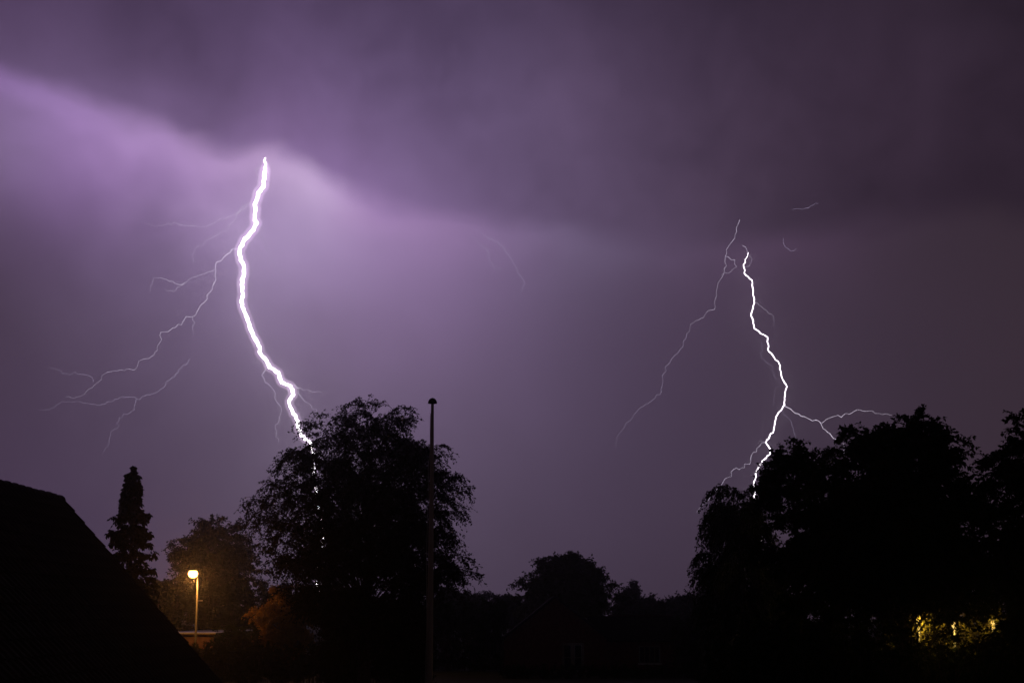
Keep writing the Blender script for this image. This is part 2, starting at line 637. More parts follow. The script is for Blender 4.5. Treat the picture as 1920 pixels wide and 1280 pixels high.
def tree(name, label, cat, px, D, prof_px, n, ntw, twL, droop, nleaf, leaf, mat, seed, bark='bark', trunk_r=.22,
         group=None, depth=.9, tips_px=(), rise=.45, z_low=1.2, t0=.2, spread=.8, leaf_droop=.15, up=.15, f_lo=.45, inset=.0, side_amt=.75, low_z=None, kids=5, kid_len=1.0, kid_droop=.25, f_hi=1.04):
    rng = np.random.default_rng(seed)
    ax, ay = at(px, 1150, D).x, D
    prof = []
    for py, l, r in prof_px:
        q = at(px, py, D)
        prof.append((max(q.z, .5), max((at(px, py, D).x - at(l, py, D).x) - inset, .02), max((at(r, py, D).x - at(px, py, D).x) - inset, .02)))
    zb = min(q[0] for q in prof)
    if low_z is not None and zb > low_z:
        b = min(prof)
        prof.append((low_z, b[1] * .8, b[2] * .8))
    root = thing(name, label, cat, (ax, ay, 0), group)
    tips = []
    cz = sum(q[0] for q in prof) / len(prof)
    for u, v in tips_px:
        q = at(u, v, D + rng.uniform(-.6, .6))
        back = (Vector((ax, ay, cz)) - q).normalized() * (.45 * twL + (.5 * kid_len if kids else 0))
        tips.append(tuple(q + back))
    B = boughs(rng, ax, ay, prof, n, depth, z_low, rise, f_lo=f_lo, tips=tips, f_hi=f_hi)
    base = np.array([ax, ay, 0.])
    top = max(q[0] for q in prof)
    trunk = trunk_mb(0, 0, top * .9, trunk_r, rng).build('trunk', M[bark], root, True)
    P, _ = bez(B, np.tile(np.linspace(0, 1, 6), (len(B), 1)))
    ln = np.linalg.norm(B[:, 2] - B[:, 0], axis=1)
    V, F = tubes3(P - base, np.clip(ln * .009, .012, trunk_r * .4), np.clip(ln * .002, .004, .02))
    mesh_arrays('limb', V, F, M[bark], root)
    if kids:
        K = side_boughs(rng, B, kids, kid_len, kid_droop)
        P, _ = bez(K, np.tile(np.linspace(0, 1, 4), (len(K), 1)))
        V, F = tubes3(P - base, [leaf * .14], [leaf * .05])
        structure(mesh_arrays('branch', V, F, M[bark], root), 'stuff')
        B = np.concatenate([B, K], 0)
    LV, TW = sprays(rng, B, ntw, twL, droop, nleaf, leaf, t0, spread, leaf_droop, up, side_amt)
    crown = quads('crown', LV - base, M[mat], root)
    V, F = tubes3(TW - base, [leaf * .07], [leaf * .03])
    mesh_arrays('twig', V, F, M[bark], crown)
    return root


#TREES
# copper beech, the big wide tree in the middle ground
tree('beech_tree', 'tall wide beech with drooping sprays standing behind the flagpole', 'tree', 684, 70,
     [(750, 672, 722), (766, 606, 760), (790, 572, 785), (815, 540, 812), (840, 505, 832), (880, 475, 846), (920, 452, 858), (955, 440, 872), (990, 440, 872),
      (1020, 452, 862), (1060, 466, 870), (1100, 490, 892), (1122, 570, 888), (1200, 600, 860)],
     190, 12, .85, .48, 11, .125, 'beech', 11, trunk_r=.34, depth=.85, inset=.30, rise=.5, up=.12, leaf_droop=.2, z_low=1.6, kids=6, kid_len=1.2, kid_droop=.42, f_lo=.35,
     tips_px=[(608, 768), (640, 785), (712, 752), (696, 770), (745, 782), (775, 795), (534, 815), (520, 830), (492, 866), (462, 896), (448, 935), (438, 962),
              (815, 822), (840, 858), (846, 890), (872, 938), (876, 960), (868, 985), (850, 1012), (872, 1030), (872, 1066), (890, 1104), (885, 1075), (880, 1052), (868, 1092), (893, 1100), (875, 1085), (470, 1020), (480, 1055), (470, 985), (575, 800), (668, 772)])
# spruce behind the neighbour's roof
def conifer(name, label, px, D, prof_px, seed, n_whorl, leaf, nleaf, group=None):
    rng = np.random.default_rng(seed)
    ax = at(px, 1150, D).x
    prof = sorted([(at(px, py, D).z, at(px, py, D).x - at(l, py, D).x, at(r, py, D).x - at(px, py, D).x) for py, l, r in prof_px])
    zs = np.array([p[0] for p in prof]); rl = np.array([p[1] for p in prof]); rr = np.array([p[2] for p in prof])
    root = thing(name, label, 'tree', (ax, D, 0), group)
    top = zs[-1]
    trunk_mb(0, 0, top - .1, .2, rng).build('trunk', M['bark'], root, True)
    z = .9 + (top - 1.0) * np.sort(rng.random(n_whorl)) ** .92
    th = rng.uniform(0, 2 * np.pi, n_whorl)
    k = (np.cos(th) + 1) / 2
    zl = np.maximum(z, zs[0])
    rad = (np.interp(zl, zs, rl) * (1 - k) + np.interp(zl, zs, rr) * k) * rng.uniform(.6, 1.15, n_whorl)
    out = np.stack([np.cos(th), np.sin(th), 0 * th], 1)
    S = np.stack([0 * z, 0 * z, np.minimum(z + rad * .12, top)], 1)
    E = S + out * rad[:, None] - UPV * (rad * rng.uniform(.10, .45, n_whorl))[:, None]
    mid = (S + E) / 2 - UPV * (rad * rng.uniform(.05, .3, n_whorl))[:, None]
    B = np.stack([S, mid, E], 1)
    P, _ = bez(B, np.tile(np.linspace(0, 1, 5), (n_whorl, 1)))
    V, F = tubes3(P, np.clip(rad * .018, .01, .05), [.006])
    structure(mesh_arrays('limb', V, F, M['bark'], root), 'stuff')
    LV, TW = sprays(rng, B, 9, .30, .5, nleaf, leaf, .08, .55, .5, -.25, .8)
    # leading shoot
    s = np.array([[[0, 0, top - 1.2], [0, 0, top - .5], [0, 0, top]]]).repeat(14, 0)
    L2, T2 = sprays(rng, s, 8, .16, .1, nleaf, leaf * .8, .0, .7, .1, .2, .6)
    crown = quads('crown', np.concatenate([LV, L2]), M['needle'], root)
    V, F = tubes3(TW, [.012], [.004])
    mesh_arrays('twig', V, F, M['bark'], crown)


conifer('spruce_tree', 'narrow ragged dark spruce rising behind the neighbouring tiled roof', 237, 62,
        [(881, 236, 238), (898, 231, 243), (915, 224, 249), (935, 219, 254), (952, 213, 262), (972, 205, 266), (1000, 203, 270), (1025, 204, 276), (1048, 202, 284), (1085, 196, 292), (1150, 190, 296)], 5, 270, .17, 12)
tree('round_tree', 'round dense tree glowing faintly behind the lit street lamp', 'tree', 396, 170,
     [(979, 378, 422), (992, 345, 440), (1012, 325, 460), (1030, 308, 482), (1055, 312, 492), (1085, 316, 495), (1115, 330, 492), (1160, 340, 480)],
     110, 10, 1.4, .3, 10, .32, 'wood_far', 21, trunk_r=.36, inset=.9, kid_len=2.0, z_low=2.2, tips_px=[(312, 1030), (352, 990), (400, 981)])
tree('round_tree', 'broad domed tree rising behind the gabled house', 'tree', 1058, 150,
     [(1036, 1035, 1072), (1048, 1000, 1098), (1062, 984, 1122), (1080, 972, 1138), (1100, 964, 1154), (1122, 958, 1164), (1150, 958, 1166)],
     120, 10, 1.2, .25, 10, .28, 'broad', 31, trunk_r=.4, inset=.7, z_low=2.5, rise=.6, f_lo=.35,
     tips_px=[(1036, 1034), (1052, 1034), (1090, 1040), (998, 1043), (1118, 1052), (1140, 1080), (1164, 1098), (962, 1095)])
tree('slender_tree', 'small slender upright tree standing alone right of the domed tree', 'tree', 1187, 210,
     [(1090, 1181, 1193), (1100, 1174, 1197), (1112, 1168, 1201), (1130, 1168, 1203), (1150, 1170, 1202)],
     40, 14, 1.1, .2, 8, .34, 'wood_far', 41, trunk_r=.2, inset=.35, depth=1.0, kids=0, z_low=2.0, tips_px=[(1186, 1090), (1171, 1104), (1199, 1113)])
# trees of the skyline, each a tree of its own
far = [(1176, 1119, 16, 'low far tree filling the notch between the domed tree and the slender tree'), (838, 1108, 30, 'low bushy far tree beside the drooping right edge of the beech'), (872, 1112, 28, 'low far tree between the beech and the next skyline tree to its right'),
       (905, 1115, 26, 'flat topped far tree right of the beech'), (935, 1116, 24, 'ragged far tree left of the broad domed tree'),
       (955, 1122, 22, 'smallest far tree touching the left edge of the domed tree'), (1212, 1117, 24, 'rounded far tree next to the slender upright tree'),
       (1238, 1128, 26, 'low far tree in the dip of the skyline'), (1262, 1129, 20, 'lowest far tree of the skyline dip'),
       (1280, 1114, 22, 'pointed far tree just left of the weeping birch'), (1308, 1118, 30, 'far tree half hidden by the weeping birch'),
       (1345, 1112, 34, 'far tree wholly shaded behind the weeping birch'), (560, 1105, 60, 'far tree seen through the lower beech leaves'), (300, 1085, 36, 'low far tree between the spruce and the round tree')]
for i, (px, top, hw, lab) in enumerate(far):
    D = 175 + (i * 37) % 60
    tree('skyline_tree', lab, 'tree', px, D,
         [(top + 1, px - hw * .3, px + hw * .3), (top + 8, px - hw * .75, px + hw * .7), (top + 18, px - hw, px + hw), (1152, px - hw, px + hw), (1164, px - hw * .9, px + hw * .9)],
         34, 14, 1.5, .25, 7, .42, 'wood_far', 60 + i, trunk_r=.25, group='trees along the skyline', inset=.7, z_low=1.5, f_lo=.3, kids=2)
# right hand trees, close by
tree('birch_tree', 'weeping birch with hanging twigs at the left end of the dark right-hand trees', 'tree', 1392, 48,
     [(905, 1345, 1420), (920, 1334, 1440), (950, 1330, 1455), (1000, 1328, 1460), (1040, 1310, 1470), (1070, 1302, 1480), (1110, 1300, 1490), (1160, 1306, 1500), (1260, 1310, 1500)],
     130, 11, .6, 1.0, 14, .09, 'birch', 71, bark='birch_bark', trunk_r=.14, inset=.28, rise=.7, up=-.05, leaf_droop=.6, side_amt=.4, low_z=1.0, z_low=1.2, kid_len=.7, kid_droop=.6,
     tips_px=[(1295, 1020), (1290, 1050), (1300, 1082), (1310, 1110), (1300, 1095), (1336, 925), (1350, 912), (1400, 908), (1330, 960)])
tree('ash_tree', 'leafy ash with upright tufts between the birch and the tallest right-hand tree', 'tree', 1495, 42,
     [(832, 1452, 1478), (850, 1432, 1530), (880, 1428, 1545), (905, 1424, 1560), (950, 1420, 1570), (1050, 1405, 1580), (1150, 1400, 1590), (1280, 1400, 1590)],
     95, 9, .62, .5, 13, .115, 'broad', 81, trunk_r=.15, inset=.3, low_z=.9, up=.4, z_low=1.2, kid_len=.65, kids=4, f_hi=1.15, t0=.4,
     tips_px=[(1463, 828), (1478, 842), (1506, 843), (1522, 846), (1440, 860), (1430, 880), (1560, 822), (1575, 812), (1550, 838)])
tree('ash_tree', 'tallest leafy ash with a wide crown among the dark right-hand trees', 'tree', 1690, 38,
     [(792, 1645, 1765), (804, 1625, 1785), (818, 1596, 1802), (838, 1566, 1825), (860, 1545, 1842), (890, 1520, 1875), (930, 1490, 1900), (1000, 1470, 1905), (1080, 1470, 1895), (1120, 1540, 1870)],
     170, 9, .68, .5, 13, .12, 'broad', 91, trunk_r=.2, inset=.32, up=.4, z_low=1.6, depth=.75, kid_len=.75, kids=4, f_lo=.35, f_hi=1.14, t0=.4,
     tips_px=[(1652, 768), (1662, 772), (1690, 778), (1708, 782), (1752, 768), (1764, 776), (1788, 792), (1800, 800), (1620, 790), (1600, 803), (1822, 832), (1830, 842), (1575, 815)])
tree('ash_tree', 'ash leaning in from the right edge of the picture', 'tree', 1985, 34,
     [(785, 1950, 2030), (805, 1918, 2060), (825, 1900, 2080), (843, 1882, 2110), (864, 1862, 2120), (885, 1830, 2130), (960, 1820, 2140), (1060, 1842, 2140), (1140, 1850, 2140), (1280, 1850, 2140)],
     125, 9, .62, .5, 13, .115, 'broad', 101, trunk_r=.18, inset=.25, up=.4, low_z=.9, z_low=1.3, kid_len=.65, kids=4, f_hi=1.14, t0=.4,
     tips_px=[(1857, 830), (1872, 836), (1890, 825), (1912, 778), (1900, 800), (1850, 876), (1868, 870)])


# ------------------------------------------------------------------ shrubs and hedges
def shrub(name, label, cat, p0, p1, prof, n, twL, nleaf, leaf, mat, seed, ntw=10, group=None, droop=.25, up=.3):
    """leafy shrub or hedge: stems from a base line p0-p1; prof rows (height, half depth)"""
    rng = np.random.default_rng(seed)
    p0, p1 = np.array(p0), np.array(p1)
    c = (p0 + p1) / 2
    along = p1 - p0
    ln = np.linalg.norm(along)
    along = along / ln
    perp = np.array([-along[1], along[0]])
    root = thing(name, label, cat, (c[0], c[1], 0), group)
    u = rng.uniform(-.5, .5, n)
    hmax = prof[-1][0]
    h = hmax * rng.random(n) ** .75 * (1 - .10 * rng.random(n))
    hd = np.interp(h, [q[0] for q in prof], [q[1] for q in prof])
    off = hd * rng.choice([-1, 1], n) * rng.random(n) ** .35
    base = along[None] * (u * ln)[:, None]
    S = np.concatenate([base, np.zeros((n, 1))], 1)
    E = np.concatenate([base + perp[None] * off[:, None] + along[None] * rng.normal(0, .18, n)[:, None], h[:, None]], 1)
    S[:, 2] = np.maximum(h - 1.1, .02)
    S[:, :2] += perp[None] * (off * .35)[:, None]
    mid = (S + E) / 2
    mid[:, :2] += perp[None] * (off * .1)[:, None]
    B = np.stack([S, mid, E], 1)
    P, _ = bez(B, np.tile(np.linspace(0, 1, 4), (n, 1)))
    P[:, 0, 2] = np.where(rng.random(n) < .3, -.05, P[:, 0, 2])
    V, F = tubes3(P, [.022], [.006])
    mesh_arrays('stem', V, F, M['bark'], root)
    LV, TW = sprays(rng, B, ntw, twL, droop, nleaf, leaf, .15, .8, .1, up, .8)
    quads('foliage', LV, M[mat], root)
    return root


def px_line(a, b, D):
    return [at(a, 1150, D).x, D], [at(b, 1150, D).x, D]


# the golden shrub the street lamp lights
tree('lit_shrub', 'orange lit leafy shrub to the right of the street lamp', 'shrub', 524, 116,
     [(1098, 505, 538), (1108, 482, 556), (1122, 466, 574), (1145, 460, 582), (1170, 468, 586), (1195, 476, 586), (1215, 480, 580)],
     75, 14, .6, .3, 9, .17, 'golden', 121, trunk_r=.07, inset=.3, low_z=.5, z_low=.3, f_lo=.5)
shrub('hedge', 'low dark hedge below the orange lit shrub', 'hedge', *px_line(400, 640, 92), [(0, .8), (1.9, .8), (2.4, .5)], 260, .5, 9, .17, 'hedge', 139, group='dark garden hedges')
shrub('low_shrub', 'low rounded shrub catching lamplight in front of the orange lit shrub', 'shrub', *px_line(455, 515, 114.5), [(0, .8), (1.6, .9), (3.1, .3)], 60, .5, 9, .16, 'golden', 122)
shrub('low_shrub', 'dark bushy shrub hiding the right end of the garage roof', 'shrub', *px_line(408, 492, 110), [(0, .9), (2.4, .9), (3.4, .3)], 130, .55, 9, .17, 'hedge', 123)
shrub('hedge', 'dark hedge beside the tiled roof hiding the foot of the street lamp', 'hedge', *px_line(300, 470, 100), [(0, .7), (2.0, .7), (2.35, .5)], 190, .45, 9, .17, 'hedge', 131, group='dark garden hedges')
shrub('hedge', 'tall dark hedge under the beech left of the flagpole', 'hedge', *px_line(612, 800, 92), [(0, .9), (4.4, .9), (5.3, .5)], 560, .5, 9, .17, 'hedge', 132, group='dark garden hedges')
shrub('hedge', 'tall dark hedge between the flagpole and the gabled house', 'hedge', *px_line(790, 948, 112), [(0, .9), (4.6, .9), (5.4, .4)], 330, .55, 9, .20, 'hedge', 133, group='dark garden hedges')
shrub('hedge', 'low clipped hedge in front of the door of the gabled house', 'hedge', *px_line(940, 1330, 99), [(0, .5), (.72, .5), (.86, .3)], 260, .28, 9, .12, 'hedge', 134, group='dark garden hedges')
shrub('hedge', 'dark hedge at the right end of the gabled house', 'hedge', *px_line(1262, 1420, 106), [(0, .9), (3.6, .9), (4.2, .5)], 300, .5, 9, .19, 'hedge', 135, group='dark garden hedges')
shrub('hedge', 'dark clipped hedge just in front of the yellow lanterns', 'hedge', *px_line(1650, 1945, 45.5), [(0, .4), (3.0, .4), (3.55, .3)], 420, .3, 10, .10, 'hedge', 140, group='dark garden hedges')
shrub('hedge', 'near dark hedge under the ash trees at the right', 'hedge', *px_line(1330, 1990, 33), [(0, .8), (3.4, .8), (3.98, .6)], 800, .35, 10, .10, 'hedge', 136, group='dark garden hedges')
shrub('hedge', 'tall dark hedge standing behind the ash trees and the lantern', 'hedge', *px_line(1400, 2000, 62), [(0, 1.0), (5.6, 1.0), (6.9, .4)], 620, .5, 10, .17, 'hedge', 137, group='dark garden hedges')
shrub('hedge', 'tall dark hedge behind the garage under the round tree', 'hedge', *px_line(270, 560, 164), [(0, 1.0), (6.4, 1.0), (7.8, .4)], 420, .8, 10, .30, 'hedge', 138, group='dark garden hedges')
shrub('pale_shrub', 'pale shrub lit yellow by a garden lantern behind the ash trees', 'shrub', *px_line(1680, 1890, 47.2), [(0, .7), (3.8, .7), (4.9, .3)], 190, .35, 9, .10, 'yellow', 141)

#HOUSES
# ------------------------------------------------------------------ neighbouring house with tiled roof (left)
ridge_end = at(110, 937, 30)
RX, RZ = ridge_end.x, ridge_end.z
SL = R(47.2)
Y0, Y1 = 13.0, 30.0
EZ = 2.55
run = (RZ - EZ) / math.tan(SL)
XR, XL = RX + run, RX - run
house = thing('tiled_house', 'dark neighbouring house with a steep tiled roof at the left edge', 'house', (RX, (Y0 + Y1) / 2, 0))
cy0 = (Y0 + Y1) / 2


def loc(mb):
    mb.v = [(x - RX, y - cy0, z) for x, y, z in mb.v]
    return mb


wall = MB()
wx0, wx1 = XL + .45, XR - .45
wz = EZ + .30
wall.prism([(wx0, -.1), (wx1, -.1), (wx1, wz), (RX, RZ - .25), (wx0, wz)], 'y', Y0 + .3, Y1 - .25)
wall_o = loc(wall).build('wall', M['brick_dark'], house)
roof = MB()
th_ = .16
cs, sn = math.cos(SL), math.sin(SL)
roof.prism([(RX, RZ - .06), (XR, EZ - .06), (XR, EZ - .06 - th_), (RX, RZ - .06 - th_ * 1.5), (XL, EZ - .06 - th_), (XL, EZ - .06)], 'y', Y0, Y1 - .02)
roof_o = loc(roof).build('roof', M['wood'], house)
# one pantile: down-slope x, across y, normal z
TL, TWD = .40, .27
prof_t = [(-.135, .012), (-.08, .0), (-.02, .006), (.04, .034), (.09, .036), (.135, .014)]
tm = MB()
tv = []
for dz in (0.0, -.016):
    for x in (0, TL):
        for (yy, zz) in prof_t:
            tv.append((x, yy, zz + dz))
k = len(prof_t)
tf = []
for i in range(k - 1):
    tf += [(i, i + 1, k + i + 1, k + i), (2 * k + i + 1, 2 * k + i, 3 * k + i, 3 * k + i + 1), (k + i, k + i + 1, 3 * k + i + 1, 3 * k + i), (i + 1, i, 2 * k + i, 2 * k + i + 1)]
tf += [(0, k, 3 * k, 2 * k), (2 * k - 1, k - 1, 3 * k - 1, 4 * k - 1)]
tile_me = bpy.data.meshes.new('roof_tile')
tile_me.from_pydata(tv, [], tf)
tile_me.materials.append(M['tile'])
from mathutils import Matrix
GAUGE = .335
ncourse = int((run / cs) / GAUGE) + 1
ncol = int((Y1 - Y0) / TWD)
rng_t = random.Random(8)
rest = MB()
count = 0
PAR = 17
for c in range(ncol):
    y = Y1 + .02 - TWD / 2 - c * TWD
    for r_ in range(ncourse):
        dist = r_ * GAUGE
        px_, pz_ = RX + .05 + dist * cs, RZ + .045 - dist * sn - .02
        tilt = SL - R(4.2) + rng_t.uniform(-.012, .012)
        m = Matrix.Translation((px_ - RX, y - cy0 + rng_t.uniform(-.006, .006), pz_)) @ Matrix.Rotation(tilt, 4, 'Y') @ Matrix.Rotation(rng_t.uniform(-.012, .012), 4, 'Z')
        if c < PAR:
            o = bpy.data.objects.new('roof_tile', tile_me)
            COL.objects.link(o)
            o.parent = roof_o
            o.matrix_local = m
        else:
            rest.add([m @ Vector(p) for p in tv], tf)
ro = rest.build('roof_tile_field', M['tile'], roof_o)
ro['kind'] = 'stuff'
# plain covering of the far slope, seen from nowhere near
loc(MB().prism([(RX - .02, RZ - .02), (XL - .04, EZ - .02), (XL - .04, EZ - .055), (RX - .02, RZ - .055)], 'y', Y0, Y1)).build('far_slope_covering', M['tile'], roof_o)
# ridge caps
capm = MB()
cv_, cf_ = [], []
for j, (yy, rr_) in enumerate([(-.21, .125), (.12, .135), (.21, .155)]):
    for i in range(7):
        a = math.pi * i / 6
        cv_.append((rr_ * math.cos(a), yy, rr_ * .85 * math.sin(a)))
for j in range(2):
    for i in range(6):
        cf_.append((j * 7 + i, j * 7 + i + 1, (j + 1) * 7 + i + 1, (j + 1) * 7 + i))
cf_ += [tuple(range(6, -1, -1)), tuple(range(14, 21))]
cap_me = bpy.data.meshes.new('ridge_tile')
cap_me.from_pydata(cv_, [], cf_)
cap_me.materials.append(M['tile'])
y = Y1 - .2
while y > Y0 + .2:
    o = bpy.data.objects.new('ridge_tile', cap_me)
    COL.objects.link(o)
    o.parent = roof_o
    o.location = (rng_t.uniform(-.01, .01), y - cy0, RZ - .02 + rng_t.uniform(-.012, .012))
    o.rotation_euler = (rng_t.uniform(-.02, .02), 0, rng_t.uniform(-.03, .03))
    y -= .40
# verge board and gutter
vb = MB()
vb.prism([(RX, RZ - .09), (XR, EZ - .09), (XR, EZ - .27), (RX, RZ - .30)], 'y', Y1 - .015, Y1 + .01)
loc(vb).build('verge_board', M['wood'], roof_o)
gt = MB().tube([(XR + .06, Y0, EZ - .12), (XR + .06, Y1, EZ - .15)], .06, 8)
loc(gt).build('gutter', M['grey'], house)

# ------------------------------------------------------------------ gabled house in the middle distance
HD = 110.0
hx0, hx1, hxa = at(945, 1200, HD).x, at(1138, 1200, HD).x, at(1041, 1115, HD).x
hz = at(1041, 1115, HD).z
hx2 = at(1268, 1200, HD).x
gh = thing('gabled_house', 'low brick house with a front gable and a side wing behind the clipped hedge', 'house', (hxa, HD, 0))


def hl(mb):
    mb.v = [(x - hxa, y - HD, z) for x, y, z in mb.v]
    return mb


ez = 2.62
# front wall with door opening, built of pieces
dx0, dx1, dz1 = at(1054, 1205, HD).x, at(1094, 1205, HD).x, at(1054, 1205, HD).z
w = MB()
w.box(hx0, dx0, HD, HD + .3, -.1, ez).box(dx1, hx1, HD, HD + .3, -.1, ez).box(dx0, dx1, HD, HD + .3, dz1, ez)
w.prism([(hx0, ez), (hx1, ez), (hxa, hz - .12)], 'y', HD, HD + .3)
w.box(hx0, hx0 + .3, HD + .3, HD + 9, -.1, ez)
hl(w).build('gable_wall', M['brick'], gh)
# side wing wall with window opening
WD = HD + 1.2
vx0, vx1 = at(1197, 1212, WD).x, at(1239, 1212, WD).x
vz0, vz1 = at(1197, 1243, WD).z, at(1197, 1210, WD).z
w = MB()
w.box(hx1 - .2, vx0, WD, WD + .3, -.1, ez - .1).box(vx1, hx2, WD, WD + .3, -.1, ez - .1)
w.box(vx0, vx1, WD, WD + .3, -.1, vz0).box(vx0, vx1, WD, WD + .3, vz1, ez - .1)
w.box(hx2 - .3, hx2, WD + .3, WD + 7, -.1, ez - .1)
hl(w).build('wing_wall', M['brick'], gh)
r1 = MB()
ov = .35
sl = (hz - ez) / (hx1 - hxa)
for sgn, xe in ((1, hx1 + ov), (-1, hx0 - ov)):
    dz = abs(xe - hxa) * sl
    r1.prism([(hxa, hz), (xe, hz - dz), (xe, hz - dz - .16), (hxa, hz - .19)], 'y', HD - .4, HD + 9)
gr = hl(r1).build('roof', M['roofing'], gh)
b = MB()
for sgn, xe in ((1, hx1 + ov), (-1, hx0 - ov)):
    dz = abs(xe - hxa) * sl
    b.prism([(hxa, hz + .02), (xe, hz - dz + .02), (xe, hz - dz - .2), (hxa, hz - .22)], 'y', HD - .43, HD - .403)
hl(b).build('barge_board', M['roofing'], gr)
wz1 = at(1180, 1154, WD + 3.6).z
r2 = MB()
r2.prism([(WD - .4, ez - .25), (WD + 3.6, wz1), (WD + 7.6, ez - .25), (WD + 7.6, ez - .4), (WD + 3.6, wz1 - .2), (WD - .4, ez - .4)], 'x', hx1 - 1.2, hx2 + .3)
wr = hl(r2).build('wing_roof', M['roofing'], gh)
hl(MB().tube([(hx1 + .4, WD + 3.6, wz1 + .02), (hx2 + .3, WD + 3.6, wz1 + .02)], .09, 6)).build('ridge', M['tile'], wr)
hl(MB().tube([(hx1 + .4, WD - .46, ez - .32), (hx2 + .3, WD - .46, ez - .33)], .06, 6)).build('gutter', M['roofing'], wr)


def framed(name, x0, x1, z0, z1, y, cols, rows, parent, mat='wood', bar=.07, sill=True):
    f = MB()
    f.box(x0 + .005, x0 + bar, y, y + .08, z0 + .005, z1 - .005).box(x1 - bar, x1 - .005, y, y + .08, z0 + .005, z1 - .005)
    f.box(x0 + bar, x1 - bar, y, y + .08, z1 - bar, z1 - .005).box(x0 + bar, x1 - bar, y, y + .08, z0 + .005, z0 + bar)
    iw = (x1 - x0 - 2 * bar) / cols
    ih = (z1 - z0 - 2 * bar) / rows
    for i in range(1, cols):
        xm = x0 + bar + i * iw
        f.box(xm - .04, xm + .04, y, y + .075, z0 + bar, z1 - bar)
    for j in range(1, rows):
        zm = z0 + bar + j * ih
        for i in range(cols):
            f.box(x0 + bar + i * iw + .04, x0 + bar + (i + 1) * iw - .04, y + .01, y + .07, zm - .025, zm + .025)
    fo = hl(f).build(name, M[mat], parent)
    for i in range(cols):
        for j in range(rows):
            hl(MB().box(x0 + bar + i * iw + .041, x0 + bar + (i + 1) * iw - .041, y + .03, y + .05, z0 + bar + j * ih + .026, z0 + bar + (j + 1) * ih - .026)).build('pane', M['glass'], fo)
    if sill:
        hl(MB().box(x0 - .06, x1 + .06, y - .16, y - .002, z0 - .07, z0 - .003)).build('sill', M['white'], fo)
    return fo


xm = (dx0 + dx1) / 2
for x0, x1 in ((dx0 + .02, xm - .01), (xm + .01, dx1 - .02)):
    d = framed('door', x0, x1, .02, dz1 - .02, HD + .06, 1, 2, gh, 'wood', .11, False)
hl(MB().tube([(xm - .07, HD + .06, 1.02), (xm - .07, HD + .0, 1.02), (xm - .19, HD + .0, 1.02)], .015, 6)).build('handle', M['steel'], d)
hl(MB().box(dx0 - .3, dx1 + .3, HD - .8, HD - .003, -.05, .10)).build('doorstep', M['paving'], gh)
framed('window', vx0, vx1, vz0, vz1, WD + .06, 4, 1, gh, 'wood', .07, True)

# ------------------------------------------------------------------ flat-roofed garage behind the lamp
GD = 118.0
gz = at(370, 1186, GD).z
gx0, gx1 = at(280, 1185, GD).x, at(404, 1185, GD).x
ga = thing('garage', 'low garage with a pale shining flat roof behind the street lamp', 'garage', ((gx0 + gx1) / 2, GD, 0))
gcx = (gx0 + gx1) / 2
MB().box(gx0 - gcx + .2, gx1 - gcx - .2, .25, 23.8, -.1, gz - .12).build('wall', M['brick_dark'], ga)
MB().box(gx0 - gcx, gx1 - gcx, .0, 24, gz - .12, gz - .02).build('fascia', M['wood'], ga)
MB().box(gx0 - gcx - .03, gx1 - gcx + .03, -.03, 24.03, gz - .018, gz + .012).build('roof', M['felt'], ga)
gd = MB().box(-1.3 - 1.4, -1.3 + 1.1, .17, .246, 0, 2.05)
gdo = gd.build('door', M['white'], ga)
for i in range(9):
    MB().box(-2.68, -.22, .145, .167, .03 + i * .224, .235 + i * .224).build('panel', M['white'], gdo)

#LAMP
# ------------------------------------------------------------------ street lamp
LD = 113.0
lb, lt = at(366.5, 1200, LD), at(371, 1075, LD)
lx = lb.x
lamp = thing('street_lamp', 'glowing orange street lamp on a tall thin pole', 'street lamp', (lx, LD, 0))
top_z = lt.z
MB().tube([(0, 0, -.1), (0, 0, 1.1), (0, 0, 1.13), (0, 0, top_z)], [.105, .105, .085, .062], 12).build('pole', M['steel'], lamp, True)
hx = -.02
hd = MB()
hd.tube([(.10, 0, top_z - .04), (.02, 0, top_z + .03), (-.12, 0, top_z + .20), (-.40, 0, top_z + .25), (-.62, 0, top_z + .22), (-.70, 0, top_z + .20)], [.05, .06, .06, .07, .05, .02], 12)
hd.build('lamp_head', M['grey'], lamp, True)
bw = MB()
bv, bf = [], []
for j in range(7):
    a = -.75 + (math.pi / 2 + .75) * j / 6
    for i in range(16):
        t = 2 * math.pi * i / 16
        bv.append((-.40 + .40 * math.cos(a) * math.cos(t), .32 * math.cos(a) * math.sin(t), top_z + .0 - .34 * math.sin(a)))
for j in range(6):
    for i in range(16):
        i2 = (i + 1) % 16
        bf.append((j * 16 + i, (j + 1) * 16 + i, (j + 1) * 16 + i2, j * 16 + i2))
bw.add(bv, bf).build('lamp_bowl', M['lamp'], lamp, True)
MB().box(.07, .42, -.02, .02, top_z - 2.12, top_z - 2.02).build('bracket', M['white'], lamp)
MB().box(-.055, .055, -.112, -.09, .45, .85).build('service_hatch', M['grey'], lamp)
ld = bpy.data.lights.new('lamp_light', 'POINT')
ld.color = (1.0, .40, .075)
ld.energy = 1250.0
ld.shadow_soft_size = .12
lo = bpy.data.objects.new('lamp_light', ld)
lo.parent = lamp
lo.location = (-.40, -.05, top_z - .48)
COL.objects.link(lo)

